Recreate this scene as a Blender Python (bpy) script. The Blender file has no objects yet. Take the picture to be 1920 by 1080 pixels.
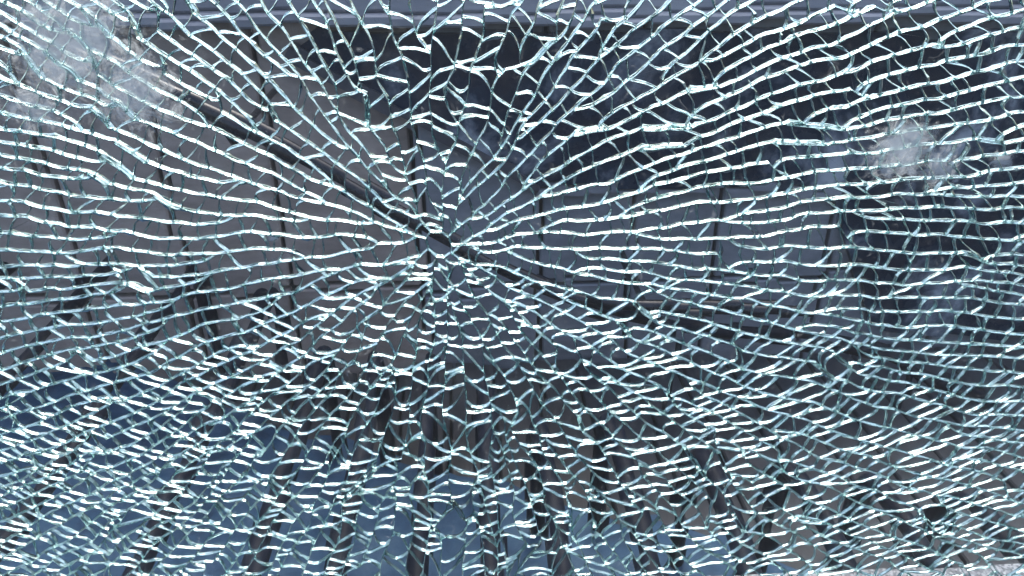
import bpy, math, random
from mathutils import Vector, noise
R = math.radians
random.seed(7)
sc = bpy.context.scene
C = sc.collection

# ------------------------------------------------------------------ camera
FPX, W, H = 1386.0, 1920.0, 1080.0          # focal length in photograph pixels
PITCH, YAW, EYE = R(28.1), R(-4.0), 1.45
cam_d = bpy.data.cameras.new('camera'); cam = bpy.data.objects.new('camera', cam_d); C.objects.link(cam)
cam.location = (0, 0, EYE); cam.rotation_euler = (R(90) - PITCH, 0, YAW)
cam_d.sensor_width = 36; cam_d.lens = 36 * FPX / W; cam_d.clip_start = 0.02; cam_d.clip_end = 500
sc.camera = cam

# ------------------------------------------------------------------ sky, sun, exposure
world = bpy.data.worlds.new('World'); sc.world = world; world.use_nodes = True
wn = world.node_tree
sky = wn.nodes.new('ShaderNodeTexSky'); sky.sky_type = 'NISHITA'; sky.sun_disc = False
SUN_EL, SUN_ROT = R(62), R(12)
sky.sun_elevation = SUN_EL; sky.sun_rotation = SUN_ROT
sky.air_density = 1.0; sky.dust_density = 5.5; sky.ozone_density = 1.0
bg = wn.nodes['Background']; bg.inputs['Strength'].default_value = 0.15
wn.links.new(sky.outputs[0], bg.inputs['Color'])
sun_d = bpy.data.lights.new('sun', 'SUN'); sun = bpy.data.objects.new('sun', sun_d); C.objects.link(sun)
sun_d.energy = 0.5; sun_d.angle = R(20); sun_d.color = (1, .99, .965)
sdir = Vector((math.sin(SUN_ROT) * math.cos(SUN_EL), math.cos(SUN_ROT) * math.cos(SUN_EL), math.sin(SUN_EL)))
sun.rotation_euler = sdir.to_track_quat('Z', 'Y').to_euler()
vs = sc.view_settings; vs.view_transform = 'Standard'; vs.look = 'None'; vs.gamma = 1; vs.exposure = 1.6
vs.use_curve_mapping = False
cy = sc.cycles
cy.max_bounces = 24; cy.transmission_bounces = 20; cy.glossy_bounces = 12; cy.diffuse_bounces = 3
cy.caustics_refractive = False; cy.caustics_reflective = False
cy.use_denoising = True; cy.blur_glossy = 0.4
try:
    cy.sample_clamp_indirect = 4; cy.denoiser = 'OPENIMAGEDENOISE'; cy.denoising_input_passes = 'RGB_ALBEDO_NORMAL'; cy.denoising_prefilter = 'ACCURATE'
except Exception: pass

# ------------------------------------------------------------------ helpers
fw = Vector((-math.sin(YAW) * math.cos(PITCH), math.cos(YAW) * math.cos(PITCH), -math.sin(PITCH)))
rt = Vector((math.cos(YAW), math.sin(YAW), 0))
up = rt.cross(fw)
def ray(px, py): return fw + rt * ((px - W / 2) / FPX) + up * ((H / 2 - py) / FPX)
def at_y(px, py, Y):                         # the point of the plane y = Y seen in direction (px, py)
    d = ray(px, py); return Vector((0, 0, EYE)) + d * (Y / d.y)
def at_z(px, py, Z):
    d = ray(px, py); return Vector((0, 0, EYE)) + d * ((Z - EYE) / d.z)

def mat(name, build):
    m = bpy.data.materials.new(name); m.use_nodes = True
    nt = m.node_tree; nt.nodes.clear()
    out = nt.nodes.new('ShaderNodeOutputMaterial')
    def N(t, **k):
        n = nt.nodes.new('ShaderNode' + t)
        for a, b in k.items():
            if a.startswith('i_'):
                key = a[2:].replace('_', ' ')
                n.inputs[key].default_value = b
            else: setattr(n, a, b)
        return n
    def L(a, b): nt.links.new(a, b)
    L(build(N, L), out.inputs['Surface'])
    return m
def ramp(N, L, fac, stops):
    r = N('ValToRGB'); e = r.color_ramp.elements
    while len(e) < len(stops): e.new(.5)
    for s, (p, c) in zip(e, stops): s.position = p; s.color = (*c, 1)
    L(fac, r.inputs[0]); return r.outputs[0]
def surf(name, cols, scale=8, rough=.6, bump=.15, stretch=(1, 1, 1), metal=0, spec=.5, detail=6, rough2=None):
    def b(N, L):
        tc = N('TexCoord'); mp = N('Mapping'); mp.inputs['Scale'].default_value = stretch
        L(tc.outputs['Object'], mp.inputs[0])
        n = N('TexNoise', i_Scale=scale, i_Detail=detail, i_Roughness=.65); L(mp.outputs[0], n.inputs['Vector'])
        p = N('BsdfPrincipled', i_Roughness=rough, i_Metallic=metal)
        p.inputs['Specular IOR Level'].default_value = spec
        k = len(cols)
        L(ramp(N, L, n.outputs[0], [(.3 + .4 * i / max(1, k - 1), c) for i, c in enumerate(cols)]), p.inputs['Base Color'])
        if rough2 is not None:
            mr = N('MapRange'); mr.inputs[1].default_value = .35; mr.inputs[2].default_value = .65
            mr.inputs[3].default_value = rough; mr.inputs[4].default_value = rough2
            L(n.outputs[0], mr.inputs[0]); L(mr.outputs[0], p.inputs['Roughness'])
        n2 = N('TexNoise', i_Scale=scale * 9, i_Detail=4); L(mp.outputs[0], n2.inputs['Vector'])
        bp = N('Bump', i_Strength=bump, i_Distance=.004); L(n2.outputs[0], bp.inputs['Height']); L(bp.outputs[0], p.inputs['Normal'])
        return p.outputs[0]
    return mat(name, b)

def mesh_obj(name, vs_, fs, m, parent=None, smooth=False):
    me = bpy.data.meshes.new(name); me.from_pydata([tuple(v) for v in vs_], [], fs); me.update()
    for mm in (m if isinstance(m, (list, tuple)) else [m]): me.materials.append(mm)
    if smooth:
        for p in me.polygons: p.use_smooth = True
    o = bpy.data.objects.new(name, me); C.objects.link(o)
    if parent is not None: o.parent = parent
    return o
def empty(name, loc=(0, 0, 0)):
    o = bpy.data.objects.new(name, None); C.objects.link(o); o.location = loc; o.empty_display_size = .05; return o
def tag(o, label=None, cat=None, group=None, kind=None):
    for k, v in (('label', label), ('category', cat), ('group', group), ('kind', kind)):
        if v: o[k] = v
    return o
def box_data(x0, x1, y0, y1, z0, z1, b=.004):
    # a box with chamfered edges: an octagonal cross-section in x/y plus bevelled top and bottom
    b = min(b, (x1 - x0) * .3, (y1 - y0) * .3, (z1 - z0) * .3)
    def ring(i, z):
        return [(x0 + i + b, y0 + i, z), (x1 - i - b, y0 + i, z), (x1 - i, y0 + i + b, z), (x1 - i, y1 - i - b, z),
                (x1 - i - b, y1 - i, z), (x0 + i + b, y1 - i, z), (x0 + i, y1 - i - b, z), (x0 + i, y0 + i + b, z)]
    V = ring(b, z0) + ring(0, z0 + b) + ring(0, z1 - b) + ring(b, z1)
    F = [tuple(range(7, -1, -1)), tuple(range(24, 32))]
    for k in range(3):
        for j in range(8):
            F.append((k * 8 + j, k * 8 + (j + 1) % 8, k * 8 + 8 + (j + 1) % 8, k * 8 + 8 + j))
    return V, F
def box(name, x0, x1, y0, y1, z0, z1, m, parent=None, b=.004):
    V, F = box_data(x0, x1, y0, y1, z0, z1, b)
    c = Vector(((x0 + x1) / 2, (y0 + y1) / 2, z0)); par = Vector(parent.location) if parent else Vector()
    o = mesh_obj(name, [Vector(v) - c for v in V], F, m, parent); o.location = c - par
    return o
def tube_data(pts, rads, n=14):
    V, F = [], []
    pts = [Vector(p) for p in pts]
    for i, p in enumerate(pts):
        t = (pts[min(i + 1, len(pts) - 1)] - pts[max(i - 1, 0)]).normalized()
        a = t.cross(Vector((0, 0, 1)) if abs(t.z) < .9 else Vector((1, 0, 0))).normalized(); bb = t.cross(a)
        r = rads if not isinstance(rads, (list, tuple)) else rads[i]
        for k in range(n):
            an = 2 * math.pi * k / n; V.append(p + (a * math.cos(an) + bb * math.sin(an)) * r)
    for i in range(len(pts) - 1):
        for k in range(n):
            F.append((i * n + k, i * n + (k + 1) % n, (i + 1) * n + (k + 1) % n, (i + 1) * n + k))
    F.append(tuple(range(n - 1, -1, -1))); F.append(tuple(range((len(pts) - 1) * n, len(pts) * n)))
    return V, F
def tube(name, pts, rads, m, parent=None, n=14):
    V, F = tube_data(pts, rads, n); par = Vector(parent.location) if parent else Vector()
    o = mesh_obj(name, [v - par for v in V], F, m, parent, True)
    return o
def smooth_path(pts, k=10):                  # Catmull-Rom through the points
    pts = [Vector(p) for p in pts]; P = [pts[0] * 2 - pts[1]] + pts + [pts[-1] * 2 - pts[-2]]; out = []
    for i in range(1, len(P) - 2):
        for j in range(k):
            t = j / k; a, b, c, d = P[i - 1], P[i], P[i + 1], P[i + 2]
            out.append(.5 * ((2 * b) + (c - a) * t + (2 * a - 5 * b + 4 * c - d) * t * t + (3 * b - a - 3 * c + d) * t ** 3))
    out.append(pts[-1]); return out

# ------------------------------------------------------------------ materials
M = {}
M['ground'] = surf('paving', [(.018, .019, .021), (.026, .027, .029), (.04, .04, .042)], 5, .8, .4)
M['brown'] = surf('brown panel', [(.2, .152, .13), (.32, .25, .218), (.46, .365, .322)], 4, .55, .2, (1, 1, 2.5))
M['slate'] = surf('slate panel', [(.13, .133, .152), (.2, .204, .23), (.29, .295, .325)], 4, .5, .2, (1, 1, 2.5))
M['seam'] = surf('joint', [(.012, .012, .014), (.03, .028, .028)], 10, .8, .2)
M['cornice'] = surf('painted ledge', [(.17, .17, .2), (.25, .25, .28), (.33, .33, .36)], 5, .45, .15, (.5, 1, 3))
M['frame'] = surf('grey paint', [(.03, .03, .038), (.05, .05, .062), (.075, .075, .09)], 14, .4)
M['rail'] = surf('dark steel', [(.008, .008, .011), (.014, .014, .019), (.026, .026, .034)], 14, .2, .08, (1, 1, 1), .4)
M['black'] = surf('black paint', [(.002, .003, .007), (.0035, .005, .011), (.008, .0105, .02)], 12, .5, .1, spec=.06)
M['blue'] = surf('blue tarpaulin', [(.004, .018, .045), (.016, .052, .108), (.05, .095, .155)], 7, .65, .5, detail=8, spec=.2)
M['earth'] = surf('brown boards', [(.015, .0145, .0155), (.027, .0255, .027), (.045, .042, .044)], 5, .7, .3, (2, .3, 1))
M['earth2'] = surf('blue-grey boards', [(.008, .0095, .014), (.015, .0175, .025), (.027, .03, .04)], 5, .7, .3, (2, .3, 1))
M['red'] = surf('red enamel', [(.12, .008, .01), (.2, .015, .02)], 8, .4, .05)
def granite(N, L):
    tc = N('TexCoord'); v = N('TexVoronoi', i_Scale=420.0); L(tc.outputs['Object'], v.inputs['Vector'])
    n = N('TexNoise', i_Scale=260.0, i_Detail=4.0); L(tc.outputs['Object'], n.inputs['Vector'])
    mx = N('Mix', data_type='RGBA'); L(n.outputs[0], mx.inputs[0]); L(v.outputs['Color'], mx.inputs[6]); mx.inputs[7].default_value = (.5, .5, .5, 1)
    bw = N('RGBToBW'); L(mx.outputs[2], bw.inputs[0])
    p = N('BsdfPrincipled', i_Roughness=.65)
    L(ramp(N, L, bw.outputs[0], [(.3, (.03, .035, .045)), (.48, (.095, .105, .125)), (.62, (.23, .245, .27))]), p.inputs['Base Color'])
    return p.outputs[0]
M['granite'] = mat('granite', granite)

FROST = []                                   # (centre in pane coordinates, radius); filled below, used by the glass
def glass_face(N, L):
    g = N('BsdfGlass', i_IOR=1.52, i_Roughness=0.0); g.inputs['Color'].default_value = (.955, .985, .985, 1)
    geo = N('NewGeometry')
    n = N('TexNoise', i_Scale=70.0, i_Detail=8.0, i_Roughness=.75, i_Distortion=2.0); L(geo.outputs['Position'], n.inputs['Vector'])
    tot = None
    for c, rad, amt in FROST:
        d = N('VectorMath', operation='DISTANCE'); L(geo.outputs['Position'], d.inputs[0]); d.inputs[1].default_value = c
        mr = N('MapRange', interpolation_type='SMOOTHSTEP'); L(d.outputs['Value'], mr.inputs[0])
        mr.inputs[1].default_value = 0; mr.inputs[2].default_value = rad; mr.inputs[3].default_value = amt; mr.inputs[4].default_value = 0
        if tot is None: tot = mr.outputs[0]
        else:
            a = N('Math', operation='MAXIMUM'); L(tot, a.inputs[0]); L(mr.outputs[0], a.inputs[1]); tot = a.outputs[0]
    ad = N('Math', operation='MULTIPLY_ADD'); L(tot, ad.inputs[0]); ad.inputs[1].default_value = .34; L(n.outputs[0], ad.inputs[2])
    nr = N('MapRange', interpolation_type='SMOOTHSTEP'); L(ad.outputs[0], nr.inputs[0])
    nr.inputs[1].default_value = .58; nr.inputs[2].default_value = .86; nr.inputs[4].default_value = .75
    ds = N('TexNoise', i_Scale=26.0, i_Detail=8.0, i_Roughness=.75); L(geo.outputs['Position'], ds.inputs['Vector'])
    dr = N('MapRange', interpolation_type='SMOOTHSTEP'); L(ds.outputs[0], dr.inputs[0])
    dr.inputs[1].default_value = .5; dr.inputs[2].default_value = .75; dr.inputs[3].default_value = .003; dr.inputs[4].default_value = .035
    mu = N('Math', operation='MAXIMUM'); L(nr.outputs[0], mu.inputs[0]); L(dr.outputs[0], mu.inputs[1])
    # crushed glass: fine white powder that scatters both ways
    df = N('BsdfDiffuse'); df.inputs['Color'].default_value = (.78, .84, .87, 1)
    tr = N('BsdfTranslucent'); tr.inputs['Color'].default_value = (.78, .84, .87, 1)
    m1 = N('MixShader'); m1.inputs[0].default_value = .5; L(df.outputs[0], m1.inputs[1]); L(tr.outputs[0], m1.inputs[2])
    m2 = N('MixShader'); L(mu.outputs[0], m2.inputs[0]); L(g.outputs[0], m2.inputs[1]); L(m1.outputs[0], m2.inputs[2])
    return m2.outputs[0]
def glass_wall(N, L):
    g = N('BsdfGlass', i_IOR=1.52, i_Roughness=.025); g.inputs['Color'].default_value = (.665, .80, .80, 1)
    geo = N('NewGeometry'); mp = N('Mapping'); mp.inputs['Scale'].default_value = (.55, 4.5, .55); L(geo.outputs['Position'], mp.inputs[0])
    n = N('TexNoise', i_Scale=420.0, i_Detail=4.0, i_Roughness=.6); L(mp.outputs[0], n.inputs['Vector'])
    bp = N('Bump', i_Strength=.35, i_Distance=.0006); L(n.outputs[0], bp.inputs['Height']); L(bp.outputs[0], g.inputs['Normal'])
    return g.outputs[0]

# ------------------------------------------------------------------ the setting behind the pane
PANE_Y, PANE_T = 0.43, 0.0054
WALL_Y = 2.0
g = mesh_obj('ground', [(-30, -30, 0), (30, -30, 0), (30, 30, 0), (-30, 30, 0)], [(0, 1, 2, 3)], M['ground']); tag(g, kind='structure')

def zx(px, py, Y): p = at_y(px, py, Y); return p.x, p.z
z_led0 = at_y(960, 48, WALL_Y - .08).z       # underside of the ledge
z_led1 = at_y(960, 26, WALL_Y - .08).z
WX0, WX1 = -2.2, 2.2
wall = empty('panelled_wall', (0, WALL_Y, 0))
tag(wall, 'low brown and slate panelled wall with a pale ledge, behind the cracked glass', 'wall')
box('backing', WX0, WX1, WALL_Y + .03, WALL_Y + .2, 0, z_led0 + .1, M['seam'], wall)
seams = [-2.2] + [at_y(x, 420, WALL_Y).x for x in (-150, 120, 330, 530, 787, 1012, 1190, 1345, 1560, 1800, 2080)] + [2.2]
zmid = at_y(700, 540, WALL_Y).z
for i in range(len(seams) - 1):
    a, b = seams[i] + .006, seams[i + 1] - .006
    m = M['brown'] if i < 5 else M['slate']
    dz = random.uniform(-.01, .01)
    box('panel', a, b, WALL_Y - .004 * random.random(), WALL_Y + .034, .002, zmid + dz - .006, m, wall, .005)
    box('panel', a, b, WALL_Y - .004 * random.random(), WALL_Y + .034, zmid + dz + .006, z_led0 + .02, m, wall, .005)
box('ledge', WX0, WX1, WALL_Y - .08, WALL_Y + .24, z_led0, z_led1, M['cornice'], wall, .006)
box('coping', WX0, WX1, WALL_Y - .05, WALL_Y + .22, z_led1 + .001, z_led1 + .10, M['cornice'], wall, .008)

# dark window let into the wall, its left side raked like the stair
def prism(name, pts, y0, y1, m, parent):
    n = len(pts); par = Vector(parent.location)
    V = [Vector((x, y0, z)) - par for x, z in pts] + [Vector((x, y1, z)) - par for x, z in pts]
    F = [tuple(range(n)), tuple(range(2 * n - 1, n - 1, -1))] + [(i, i + n, (i + 1) % n + n, (i + 1) % n) for i in range(n)]
    return mesh_obj(name, V, F, m, parent)
win = empty('window', (at_y(1300, 350, WALL_Y).x, WALL_Y - .03, at_y(1300, 350, WALL_Y).z))
tag(win, 'dark dirty window with a raked side, under the pale ledge of the wall', 'window')
YW = WALL_Y - .03
A = [zx(545, 100, YW), zx(600, 60, YW), zx(2300, 60, YW), zx(2300, 700, YW), zx(1640, 610, YW), zx(1560, 352, YW), zx(1010, 345, YW)]
A = [(x, min(z, z_led0 - .004)) for x, z in A]
def dirty(N, L):
    tc = N('TexCoord'); n = N('TexNoise', i_Scale=4.2, i_Detail=6.0, i_Roughness=.62, i_Distortion=.3); L(tc.outputs['Object'], n.inputs['Vector'])
    p = N('BsdfPrincipled', i_Roughness=.18); p.inputs['Specular IOR Level'].default_value = .2
    L(ramp(N, L, n.outputs[0], [(.42, (.003, .01, .025)), (.53, (.008, .021, .044)), (.59, (.1, .115, .15)), (.69, (.36, .385, .43))]), p.inputs['Base Color'])
    L(ramp(N, L, n.outputs[0], [(.4, (.1, .1, .1)), (.62, (.6, .6, .6))]), p.inputs['Roughness'])
    return p.outputs[0]
M['dirty'] = mat('dirty dark glass', dirty)
prism('pane', A, YW, YW + .024, M['dirty'], win)
def strip(name, p0, p1, w, Y, d, m, parent):
    p0, p1 = Vector(p0), Vector(p1); t = (p1 - p0).normalized(); nn = Vector((-t.y, t.x)) * w / 2
    prism(name, [tuple(p0 - nn), tuple(p1 - nn), tuple(p1 + nn), tuple(p0 + nn)], Y, Y + d, m, parent)
strip('frame', zx(530, 95, YW), zx(1015, 352, YW), .03, YW - .012, .03, M['frame'], win)
strip('frame', zx(1010, 356, YW), zx(1570, 362, YW), .022, YW - .012, .03, M['slate'], win)

# stair handrail
RY = 1.55
hr = empty('handrail', (at_y(900, 470, RY).x, RY, 0))
tag(hr, 'dark steel handrail sloping down then running level in front of the wall', 'handrail')
pp = [at_y(x, y, RY) for x, y in ((120, 85), (300, 165), (500, 258), (700, 370), (860, 458), (960, 512), (1060, 552), (1160, 572), (1300, 575), (1520, 582))]
tube('rail', smooth_path(pp, 8), .0165, M['rail'], hr, 18)
for (x, y) in ((420, 222), (1230, 574)):
    a = at_y(x, y, RY); tube('bracket', [a + Vector((0, .01, -.01)), a + Vector((0, .06, -.06)), Vector((a.x, WALL_Y - .002, a.z - .06))], .008, M['rail'], hr, 10)
lr = empty('guard_rail', (at_y(1700, 690, RY).x, RY, 0))
tag(lr, 'thin black rail with a red end, sloping under the level handrail', 'guard rail')
pq = [at_y(x, y, RY + .12) for x, y in ((1000, 528), (1120, 575), (1300, 612), (1500, 632), (1640, 658), (1770, 715), (1885, 775))]
tube('rail', smooth_path(pq, 8), .019, M['black'], lr, 14)
e1 = at_y(1885, 775, RY + .12); e2 = at_y(2010, 845, RY + .12)
tube('end_sleeve', [e1, e2], .0215, M['red'], lr, 14)
for x, y in ((1270, 617), (1700, 676)):
    a = at_y(x, y, RY + .12); tube('post', [a, Vector((a.x, a.y, 0))], .009, M['black'], lr, 10)

# slatted bench whose black bars run away from the glass
BZ = .50
bench = empty('slatted_bench', (at_z(800, 800, BZ).x, 1.2, 0))
tag(bench, 'bench of curved black metal bars running away from the glass', 'bench')
bars = [(70, 430), (205, 470), (365, 480), (505, 520), (602, 632), (702, 650), (808, 652), (905, 700), (1010, 770), (1140, 760), (1310, 830), (1480, 850), (1640, 880), (1810, 900)]
for (x, y) in bars:
    a = at_z(x, y + 24, BZ)
    yn = .64
    path = [Vector((a.x, a.y + .04, .11)), Vector((a.x, a.y + .037, BZ - .14)), Vector((a.x, a.y + .03, BZ - .05)), Vector((a.x, a.y + .012, BZ - .012)), Vector((a.x, a.y - .025, BZ))]
    path += [Vector((a.x + .004 * math.sin(k), a.y - .025 + (yn - a.y + .025) * k / 6, BZ)) for k in range(1, 7)]
    tube('bar', smooth_path(path, 4), .019, M['black'], bench, 12)
box('crossbar', -1.25, 1.3, .625, .655, BZ - .03, BZ + .02, M['black'], bench)
for x in (-1.2, 0, 1.25): box('leg', x - .02, x + .02, .625, .655, .002, BZ - .031, M['black'], bench)

# timber platform and blue sheet on it under the bench
deck = empty('timber_platform', (0, 1.35, 0)); tag(deck, 'brown timber platform under the bench, half hidden by a blue sheet', 'platform')
x = -2.2
while x < 2.2:
    w = random.uniform(.13, .17)
    box('plank', x, x + w - .008, .62, WALL_Y - .02, .02, .12 + random.uniform(-.003, .003), M['earth'] if x < .3 + random.uniform(-.1, .1) else M['earth2'], deck, .004); x += w
# crumpled sheet
def sheet():
    V, F = [], []; nx, ny = 90, 40
    def edge(px): return 610 + px * .36 if px < 650 else 844 + (px - 650) * .26
    for j in range(ny + 1):
        for i in range(nx + 1):
            px = -500 + 2500 * i / nx; e = edge(px) + 30 * noise.noise((px / 120, 3, 0))
            a = at_z(px, e, .14); xx = a.x; y1 = a.y; y0 = .64
            yy = y0 + (y1 - y0) * j / ny
            V.append((xx * (1 - .0 * j), yy, .142 + .022 * (1 + noise.noise((xx * 5, yy * 5, 1))) * .6 + .012 * noise.noise((xx * 16, yy * 11, 4))))
    for j in range(ny):
        for i in range(nx):
            a = j * (nx + 1) + i; F.append((a, a + 1, a + nx + 2, a + nx + 1))
    top = len(V); V2 = [(v[0], v[1], v[2] - .003) for v in V]
    F2 = [tuple(k + top for k in reversed(f)) for f in F]
    return V + V2, F + F2
V, F = sheet(); o = mesh_obj('blue_sheet', V, F, M['blue'], None, True)
tag(o, 'crumpled blue tarpaulin sheet spread on the brown platform under the bench', 'tarpaulin')

# ------------------------------------------------------------------ the pane: crack pattern
CX, CY = 822.0, 458.0
def clamp(v, a=0., b=1.): return max(a, min(b, v))
TAB = {0: (26, 28, 36, 34), 45: (28, 29, 34, 26), 90: (34, 36, 25, 17), 135: (28, 25, 33, 23), 180: (26, 28, 38, 36),
       225: (29, 31, 42, 48), 270: (36, 43, 33, 40), 315: (29, 32, 40, 48)}
def dens(th, r, px, py):
    a = math.degrees(th) % 360; k = int(a // 45) * 45; f = (a - k) / 45; f = f * f * (3 - 2 * f)
    A_, B_ = TAB[k % 360], TAB[(k + 45) % 360]; t = [p + (q - p) * f for p, q in zip(A_, B_)]
    s = clamp((r - 120) / 560); wr = t[0] + (t[1] - t[0]) * s; wc = t[2] + (t[3] - t[2]) * s
    out = max(0, -px, px - W, -py, py - H); m = .88 * (.7 + .3 * clamp(r / 240)); m *= 1 + max(0, out - 40) / 160
    return wr * m / (.5 + .5 * flat(r * math.cos(th), r * math.sin(th))), wc * m
def flat(x, y):                              # the radial cracks level out towards the sides
    b = (.25 if y > 0 else .19) if x > 0 else (.2 if y > 0 else .04)
    return 1 - b * clamp(abs(x) / 1000, 0, 1.3) ** 1.3 * clamp(abs(y) / 120)
def warp(r, th):
    x = r * math.cos(th); y = r * math.sin(th)
    y *= flat(x, y)
    px, py = CX + x, CY + y
    k = clamp(r / 45); kc = max(0, 1 - abs(r - 70) / 130); n0 = noise.noise_vector((px / 62, py / 62, 21.3)); px += 15 * kc * n0.x; py += 15 * kc * n0.y
    n1 = noise.noise_vector((px / 130, py / 130, 3.1)); n2 = noise.noise_vector((px / 42, py / 42, 9.7))
    px += k * (10 * n1.x + 4.2 * n2.x); py += k * (10 * n1.y + 4.2 * n2.y)
    return px, py
DR = 8.0; R0 = 25.0; RMAX = 1900.0
class Crack:
    __slots__ = ('th', 'r0', 'id', 'merge', 'age0')
    n = 0
    def __init__(s, r0, th): s.r0 = r0; s.th = [th]; s.id = Crack.n; Crack.n += 1; s.merge = 0
    def at(s, r):
        k = (r - s.r0) / DR; i = int(k)
        if i >= len(s.th) - 1: return s.th[-1]
        return s.th[i] + (s.th[i + 1] - s.th[i]) * (k - i)
class Sector:                               # region between two neighbouring cracks
    __slots__ = ('lp', 'rp', 'phase', 'nxt', 'pend', 'k')
    def __init__(s): s.lp = []; s.rp = []; s.phase = random.random(); s.k = 1; s.nxt = 1; s.pend = None
cells = []
def P2(r, th): return warp(r, th)
N0 = 9
ths = sorted((2 * math.pi * (i + random.uniform(-.25, .25)) / N0) for i in range(N0))
cracks = [Crack(R0, t) for t in ths]
r0s = [R0 + random.uniform(-0, 0) for _ in ths]
cells.append([P2(R0, t) for t in ths])
sectors = []
for i in range(N0):
    s = Sector(); s.lp = [(R0, ths[i])]; s.rp = [(R0, ths[(i + 1) % N0] + (2 * math.pi if i == N0 - 1 else 0))]; sectors.append(s)
def trim(pts, _, r):                        # split a boundary list at radius r
    a = [p for p in pts if p[0] < r - .5]; b = [p for p in pts if p[0] > r + .5]
    return a, b
STARTS = {}
def emit(lp, rp, mid=(), s=None, start=None):
    st = start or []
    seq = list(lp) + list(mid) + list(reversed(rp)) + list(reversed(st))
    pts = [P2(*p) for p in seq]; out = []
    for p in pts:
        if not out or (abs(p[0] - out[-1][0]) + abs(p[1] - out[-1][1])) > .8: out.append(p)
    while len(out) > 2 and abs(out[0][0] - out[-1][0]) + abs(out[0][1] - out[-1][1]) < .8: out.pop()
    if len(out) >= 3: cells.append(out)
def cross_try(s, r, wc, width):
    if s.pend is None and s.phase >= s.nxt:
        sl = random.gauss(0, .33 - .1 * abs(math.cos(s.lp[-1][1]))) * min(width, 60); rc = r - DR * .5
        th = (s.lp[-1][1] + s.rp[-1][1]) / 2; sn, cs = math.sin(th), math.cos(th)
        A_ = 1 - .72 * clamp(sn * 2.2); g2 = A_ * cs * cs + sn * sn        # below the impact the cross cracks run flat
        sl += clamp(.5 * r * (1 - A_) * sn * cs / g2 * (s.rp[-1][1] - s.lp[-1][1]), -.6 * width, .6 * width)
        s.pend = (max(rc + sl, s.lp[0][0] + 6), max(rc - sl, s.rp[0][0] + 6)); s.k += 1; s.nxt = s.k + clamp(random.gauss(0, .24), -.45, .5)
    if s.pend and r >= max(s.pend):
        rl, rr = s.pend; s.pend = None
        def interp(pts, rq):
            for p, q in zip(pts, pts[1:]):
                if p[0] <= rq <= q[0]:
                    f = (rq - p[0]) / max(1e-6, q[0] - p[0]); return (rq, p[1] + (q[1] - p[1]) * f)
            return pts[-1]
        la, lb = trim(s.lp, None, rl); ra, rb = trim(s.rp, None, rr)
        if not la or not ra: return
        pl, pr = interp(s.lp, rl), interp(s.rp, rr)
        bow = random.gauss(0, .13 + .06 * clamp(math.sin(pl[1]))) * width; sk = random.uniform(-.12, .12) * width
        nm = max(1, min(5, int(width / 9))); mid = []
        for k in range(1, nm + 1):
            f = k / (nm + 1); e = 4 * f * (1 - f); e2 = math.sin(2 * math.pi * f)
            mid.append((pl[0] + (pr[0] - pl[0]) * f + bow * e + sk * .35 * e2, pl[1] + (pr[1] - pl[1]) * f))
        emit(la + [pl], ra + [pr], mid, s, STARTS.get(id(s)))
        s.lp = [pl] + lb; s.rp = [pr] + rb; STARTS[id(s)] = mid
r = R0; step = 0; age = {c.id: 999 for c in cracks}
keep = []                                    # keeps sector objects alive so that ids stay unique
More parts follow.
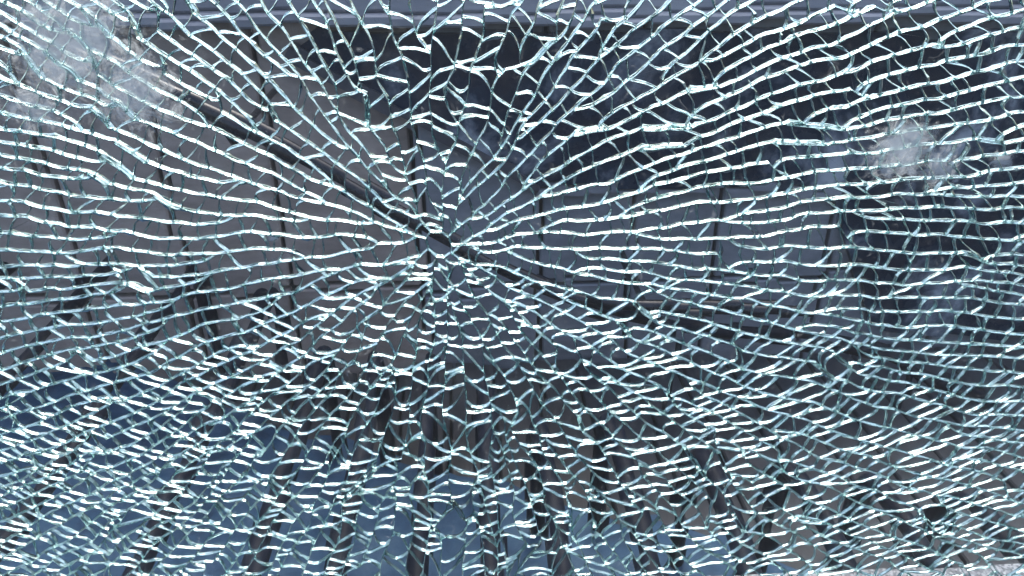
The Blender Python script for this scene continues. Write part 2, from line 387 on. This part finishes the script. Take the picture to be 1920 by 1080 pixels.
while r < RMAX:
    r += DR; step += 1; n = len(cracks)
    # move the cracks
    cur = [c.th[-1] for c in cracks]; new = []
    for i, c in enumerate(cracks):
        pv = cur[i - 1] - (2 * math.pi if i == 0 else 0); nx = cur[(i + 1) % n] + (2 * math.pi if i == n - 1 else 0)
        a = age[c.id]; rate = 1 / 34 if a < 90 else 1 / 110
        px, py = warp(r, cur[i]); wr, wc = dens(cur[i], r, px, py)
        lat = (.13 + .34 * clamp(-2 * math.sin(cur[i]) - .9) + .34 * clamp(2 * math.sin(cur[i]) - .9)) * noise.noise((r / 70, c.id * 7.3, 0)) * DR / r
        th = cur[i] + ((pv + nx) / 2 - cur[i]) * min(.5, rate * DR) + lat
        if c.merge == 1: th = cur[i] + (nx - cur[i]) * .3 + .35 * DR / r * (1 if (nx - cur[i]) * r > 3 else 0)
        mg = min(3.0 / r, (nx - pv) * .2)
        new.append(clamp(th, pv + mg, nx - mg))
    for i in range(1, n):
        if new[i] <= new[i - 1] + 1.5 / r: new[i] = new[i - 1] + 1.5 / r
    for c, t in zip(cracks, new): c.th.append(t); age[c.id] += DR
    for i, s in enumerate(sectors):
        j = (i + 1) % n
        s.lp.append((r, new[i])); s.rp.append((r, new[j] + (2 * math.pi if j == 0 else 0)))
    # merges, births and cross cracks
    i = 0
    while i < len(sectors):
        s = sectors[i]; n = len(sectors); j = (i + 1) % n
        tl, tr_ = s.lp[-1][1], s.rp[-1][1]; width = (tr_ - tl) * r; tm = (tl + tr_) / 2
        px, py = warp(r, tm); wr, wc = dens(tm, r, px, py)
        s.phase += DR / wc
        c = cracks[i]
        if c.merge == 1 and width < 5 and i > 0 and n > 8:
            s.pend = None
            emit(s.lp, s.rp, (), s, STARTS.get(id(s)))
            p = sectors[i - 1]                        # its right border goes on along the next crack
            p.rp = p.rp + [s.rp[-1]]
            sectors.pop(i); cracks.pop(i); keep.append(s)
            continue
        cross_try(s, r, wc, width)
        if s.pend is None and width > wr * (1.55 + .35 * noise.noise((i * 3.7, r / 60, 5))) and width > 16 and c.merge == 0 and max(age[c.id], age[cracks[j].id]) > 30:
            side = random.random() < .5
            if min(age[c.id], age[cracks[j].id]) < 45: side = age[c.id] > age[cracks[j].id]
            ns = Sector(); ns.phase = s.phase + random.uniform(-.15, .15); ns.k = s.k; ns.nxt = s.nxt + random.uniform(-.1, .3)
            keep.append(ns)
            if side:                                   # leaves the left crack
                nc = Crack(r, tl + 2.0 / r); ns.lp = [(r, tl)]; ns.rp = [(r, tl + 2.0 / r)]
                s.lp = s.lp + [(r, tl + 2.0 / r)]
                cracks.insert(i + 1, nc); sectors.insert(i, ns)      # ns = (left, new), s = (new, right)
            else:
                nc = Crack(r, tr_ - 2.0 / r); ns.lp = [(r, tr_ - 2.0 / r)]; ns.rp = [(r, tr_)]
                s.rp = s.rp + [(r, tr_ - 2.0 / r)]
                cracks.insert(i + 1, nc); sectors.insert(i + 1, ns)  # s = (left, new), ns = (new, right)
            age[nc.id] = 0; i += 2; continue
        if c.merge == 0 and age[c.id] > 110 and r > 260 and i > 0 and (random.random() < DR / (2200 - 1500 * clamp(2 * abs(math.sin(tm)) - .9)) or width < .3 * wr) and cracks[j].merge == 0:
            c.merge = 1
        i += 1
for s in sectors: emit(s.lp, s.rp, (), s, STARTS.get(id(s)))

# ------------------------------------------------------------------ the pane: solid shards
def plane(px, py):                           # photograph pixel -> (x, z) on the front of the pane
    d = ray(px, py)
    if d.y < .15: return None
    t = PANE_Y / d.y; return d.x * t, EYE + d.z * t
Z0 = min(at_y(1950, 1125, PANE_Y).z, at_y(-30, 1125, PANE_Y).z); Z1 = EYE - .012
X0, X1 = at_y(-30, 1090, PANE_Y).x, at_y(1950, 1090, PANE_Y).x
for (px, py, rad, amt) in ((125, 70, .062, 1.0), (245, 170, .042, .95), (60, 205, .03, .8), (1695, 280, .036, 1.0), (1765, 315, .024, .9), (1880, 300, .014, .8), (512, 445, .006, 1.0)):
    x, z = plane(px, py); FROST.append(((x, PANE_Y, z), rad, amt))
M['glass'] = mat('clear glass', glass_face); M['edge'] = mat('fractured glass edge', glass_wall)

def clip(poly, ax, lim, sgn):
    out = []; n = len(poly)
    for i in range(n):
        a, b = poly[i], poly[(i + 1) % n]; ia = (a[ax] - lim) * sgn >= 0; ib = (b[ax] - lim) * sgn >= 0
        if ia: out.append(a)
        if ia != ib:
            t = (lim - a[ax]) / (b[ax] - a[ax]); out.append((a[0] + (b[0] - a[0]) * t, a[1] + (b[1] - a[1]) * t))
    return out
def area(p): return .5 * sum(p[i - 1][0] * p[i][1] - p[i][0] * p[i - 1][1] for i in range(len(p)))
def unloop(p):                               # cut the smaller loop off a boundary that crosses itself
    for _ in range(4):
        n = len(p); hit = None
        for i in range(n):
            a, b = p[i], p[(i + 1) % n]
            for j in range(i + 2, n):
                if (j + 1) % n == i: continue
                c, d = p[j], p[(j + 1) % n]
                den = (b[0] - a[0]) * (d[1] - c[1]) - (b[1] - a[1]) * (d[0] - c[0])
                if abs(den) < 1e-14: continue
                t = ((c[0] - a[0]) * (d[1] - c[1]) - (c[1] - a[1]) * (d[0] - c[0])) / den
                u = ((c[0] - a[0]) * (b[1] - a[1]) - (c[1] - a[1]) * (b[0] - a[0])) / den
                if 0 < t < 1 and 0 < u < 1: hit = (i, j, (a[0] + (b[0] - a[0]) * t, a[1] + (b[1] - a[1]) * t)); break
            if hit: break
        if not hit: return p
        i, j, x = hit; A1 = [x] + p[i + 1:j + 1]; A2 = [x] + p[j + 1:] + p[:i + 1]
        p = A1 if abs(area(A1)) > abs(area(A2)) else A2
    return p
def inset(poly, amt):                        # move each corner inwards; poly is counter-clockwise
    n = len(poly); out = []
    for i in range(n):
        a, b, c = poly[i - 1], poly[i], poly[(i + 1) % n]
        d1 = (b[0] - a[0], b[1] - a[1]); d2 = (c[0] - b[0], c[1] - b[1])
        l1 = math.hypot(*d1) or 1e-9; l2 = math.hypot(*d2) or 1e-9
        n1 = (-d1[1] / l1, d1[0] / l1); n2 = (-d2[1] / l2, d2[0] / l2)
        m = (n1[0] + n2[0], n1[1] + n2[1]); l = math.hypot(*m)
        if l < .35: m = n1; l = 1.0; k = 1
        else: k = min(1.8, 2 / (l * l) * l) ; m = (m[0] / l, m[1] / l)
        w = amt[i] if isinstance(amt, list) else amt
        out.append((b[0] + m[0] * w * k, b[1] + m[1] * w * k))
    return out
GAP = .00006
def shift(x, z, f):                          # how far the fracture wanders at depth fraction f (0 front, 1 back)
    v = noise.noise_vector((x * 95, z * 95, 1.7))
    h = (z - Z0) / (Z1 - Z0)
    dz = (.0002 + .0008 * h) * f
    w = noise.noise_vector((x * 520, z * 520, 11.0 + 5 * f)); s = f * .0008; c = (.2 + .8 * f) * .00018
    e = .0008 if .1 < f < .3 or .7 < f < .9 else (.0003 if f == .5 else 0)   # the skin layers break at another angle than the core
    k = noise.noise_vector((x * 130, z * 130, 31.0 + 40 * f))
    return x + v.x * s + w.x * c + k.x * e, z + v.y * s * .7 + dz + w.y * c + k.y * e
LEV = (0.0, .17, .5, .83, 1.0)
shards = []
for poly in cells:
    q = [plane(*p) for p in poly]
    if any(p is None for p in q): continue
    for ax, lim, sg in ((0, X0, 1), (0, X1, -1), (1, Z0, 1), (1, Z1, -1)):
        if len(q) >= 3: q = clip(q, ax, lim, sg)
    if len(q) < 3: continue
    q = unloop(q); a = area(q)
    per = sum(math.hypot(q[i][0] - q[i - 1][0], q[i][1] - q[i - 1][1]) for i in range(len(q)))
    if len(q) < 3 or abs(a) < 6e-7 or 2 * abs(a) / per < .0004: continue
    if a < 0: q.reverse()
    shards.append((abs(a), q, abs(area(poly)), poly))
rnd = random.Random(3)
def build(q, a):
    n = len(q); size = math.sqrt(a)
    big = .00022
    cf = [min(big * rnd.uniform(.5, 1.8), size * .08) for _ in q]; cb = [min(big * rnd.uniform(.5, 2.0), size * .08) for _ in q]
    for i in range(n):
        if rnd.random() < .035:
            w = min(rnd.uniform(.0006, .0016), size * .2)
            tgt = cf if rnd.random() < .5 else cb
            for k, f in ((-1, .5), (0, 1), (1, .5)): tgt[(i + k) % n] = max(tgt[(i + k) % n], w * f)
    V = []; base = inset(q, GAP)
    rings = []
    rings.append([(x, 0.0, z) for x, z in inset(base, cf)])
    for li, f in enumerate(LEV):
        rg = []
        for i, (x, z) in enumerate(base):
            y = PANE_T * f
            if f == 0: y = cf[i] * .8
            if f == 1: y = PANE_T - cb[i] * .8
            xx, zz = shift(x, z, f); rg.append((xx, y, zz))
        rings.append(rg)
    last = [(p[0], p[2]) for p in rings[-1]]
    rings.append([(x, PANE_T, z) for x, z in inset(last, cb)])
    # each shard has settled a little: its faces are not quite parallel
    mx = sum(p[0] for p in q) / n; mz = sum(p[1] for p in q) / n
    gx, gz, hx, hz = rnd.gauss(0, .007), rnd.gauss(0, .007), rnd.gauss(0, .004), rnd.gauss(0, .004)
    F = []; MI = []
    for rg in rings:
        for (x, y, z) in rg:
            f = y / PANE_T
            V.append((x, y + (x - mx) * (hx + (gx - hx) * f) + (z - mz) * (hz + (gz - hz) * f), z))
    F.append(tuple(range(n))); MI.append(0)                       # seen from the camera: x right, z up, counter-clockwise -> faces -y
    k = len(rings) - 1
    F.append(tuple(range((k + 1) * n - 1, k * n - 1, -1))); MI.append(0)
    for j in range(k):
        for i in range(n):
            i2 = (i + 1) % n
            F.append((j * n + i, (j + 1) * n + i, (j + 1) * n + i2, j * n + i2)); MI.append(1)
    return V, F, MI
def in_frame(poly):
    q = poly
    for ax, lim, sg in ((0, 0, 1), (0, W, -1), (1, 0, 1), (1, H, -1)):
        if len(q) >= 3: q = clip(q, ax, lim, sg)
    return abs(area(q)) if len(q) >= 3 else 0
shards.sort(key=lambda s: -in_frame(s[3]))
pane = empty('shattered_glass_pane', ((X0 + X1) / 2, PANE_Y, Z0))
tag(pane, 'clear toughened glass pane shattered into shards radiating from one impact', 'glass pane')
off = Vector(pane.location)
RV, RF, RM = [], [], []
for k, (a, q, _, _) in enumerate(shards):
    V, F, MI = build(q, a)
    if k < 300:
        c = Vector((sum(p[0] for p in q) / len(q), 0, sum(p[1] for p in q) / len(q)))
        o = mesh_obj('shard', [Vector(v) - c for v in V], F, [M['glass'], M['edge']], pane)
        o.location = c - Vector((off.x, 0, off.z)); o.data.polygons.foreach_set('material_index', MI)
    else:
        b = len(RV); RV += [(v[0] - off.x, v[1], v[2] - off.z) for v in V]
        RF += [tuple(i + b for i in f) for f in F]; RM += MI
o = mesh_obj('shard_field', RV, RF, [M['glass'], M['edge']], pane); o.data.polygons.foreach_set('material_index', RM)
tag(o, kind='stuff')
print('shards', len(shards), 'verts', len(RV))

# granite parapet that carries the pane; its far edge just shows below the right half
pa = at_z(1290, 1078, Z0 - .001); pb = at_z(1920, 1052, Z0 - .001)
sl = (pb.y - pa.y) / (pb.x - pa.x)
def py_(x): return pa.y + sl * (x - pa.x)
par = empty('parapet', (0, PANE_Y, 0)); tag(par, 'speckled grey granite parapet carrying the bottom edge of the glass', 'parapet')
b_ = [(-.75, PANE_Y - .04), (.85, PANE_Y - .04), (.85, py_(.85)), (-.75, py_(-.75))]
b_ = [(x, max(y, PANE_Y + .02)) if k > 1 else (x, y) for k, (x, y) in enumerate(b_)]
def vprism(name, pts, z0, z1, m, parent):
    n = len(pts); p_ = Vector(parent.location)
    V = [Vector((x, y, z0)) - p_ for x, y in pts] + [Vector((x, y, z1)) - p_ for x, y in pts]
    F = [tuple(range(n - 1, -1, -1)), tuple(range(n, 2 * n))] + [(i, (i + 1) % n, (i + 1) % n + n, i + n) for i in range(n)]
    return mesh_obj(name, V, F, m, parent)
vprism('cap', b_, Z0 - .05, Z0 - .0005, M['granite'], par)
vprism('body', [(x * .98, PANE_Y - .02 if k < 2 else y - .02) for k, (x, y) in enumerate(b_)], 0, Z0 - .051, M['cornice'], par)
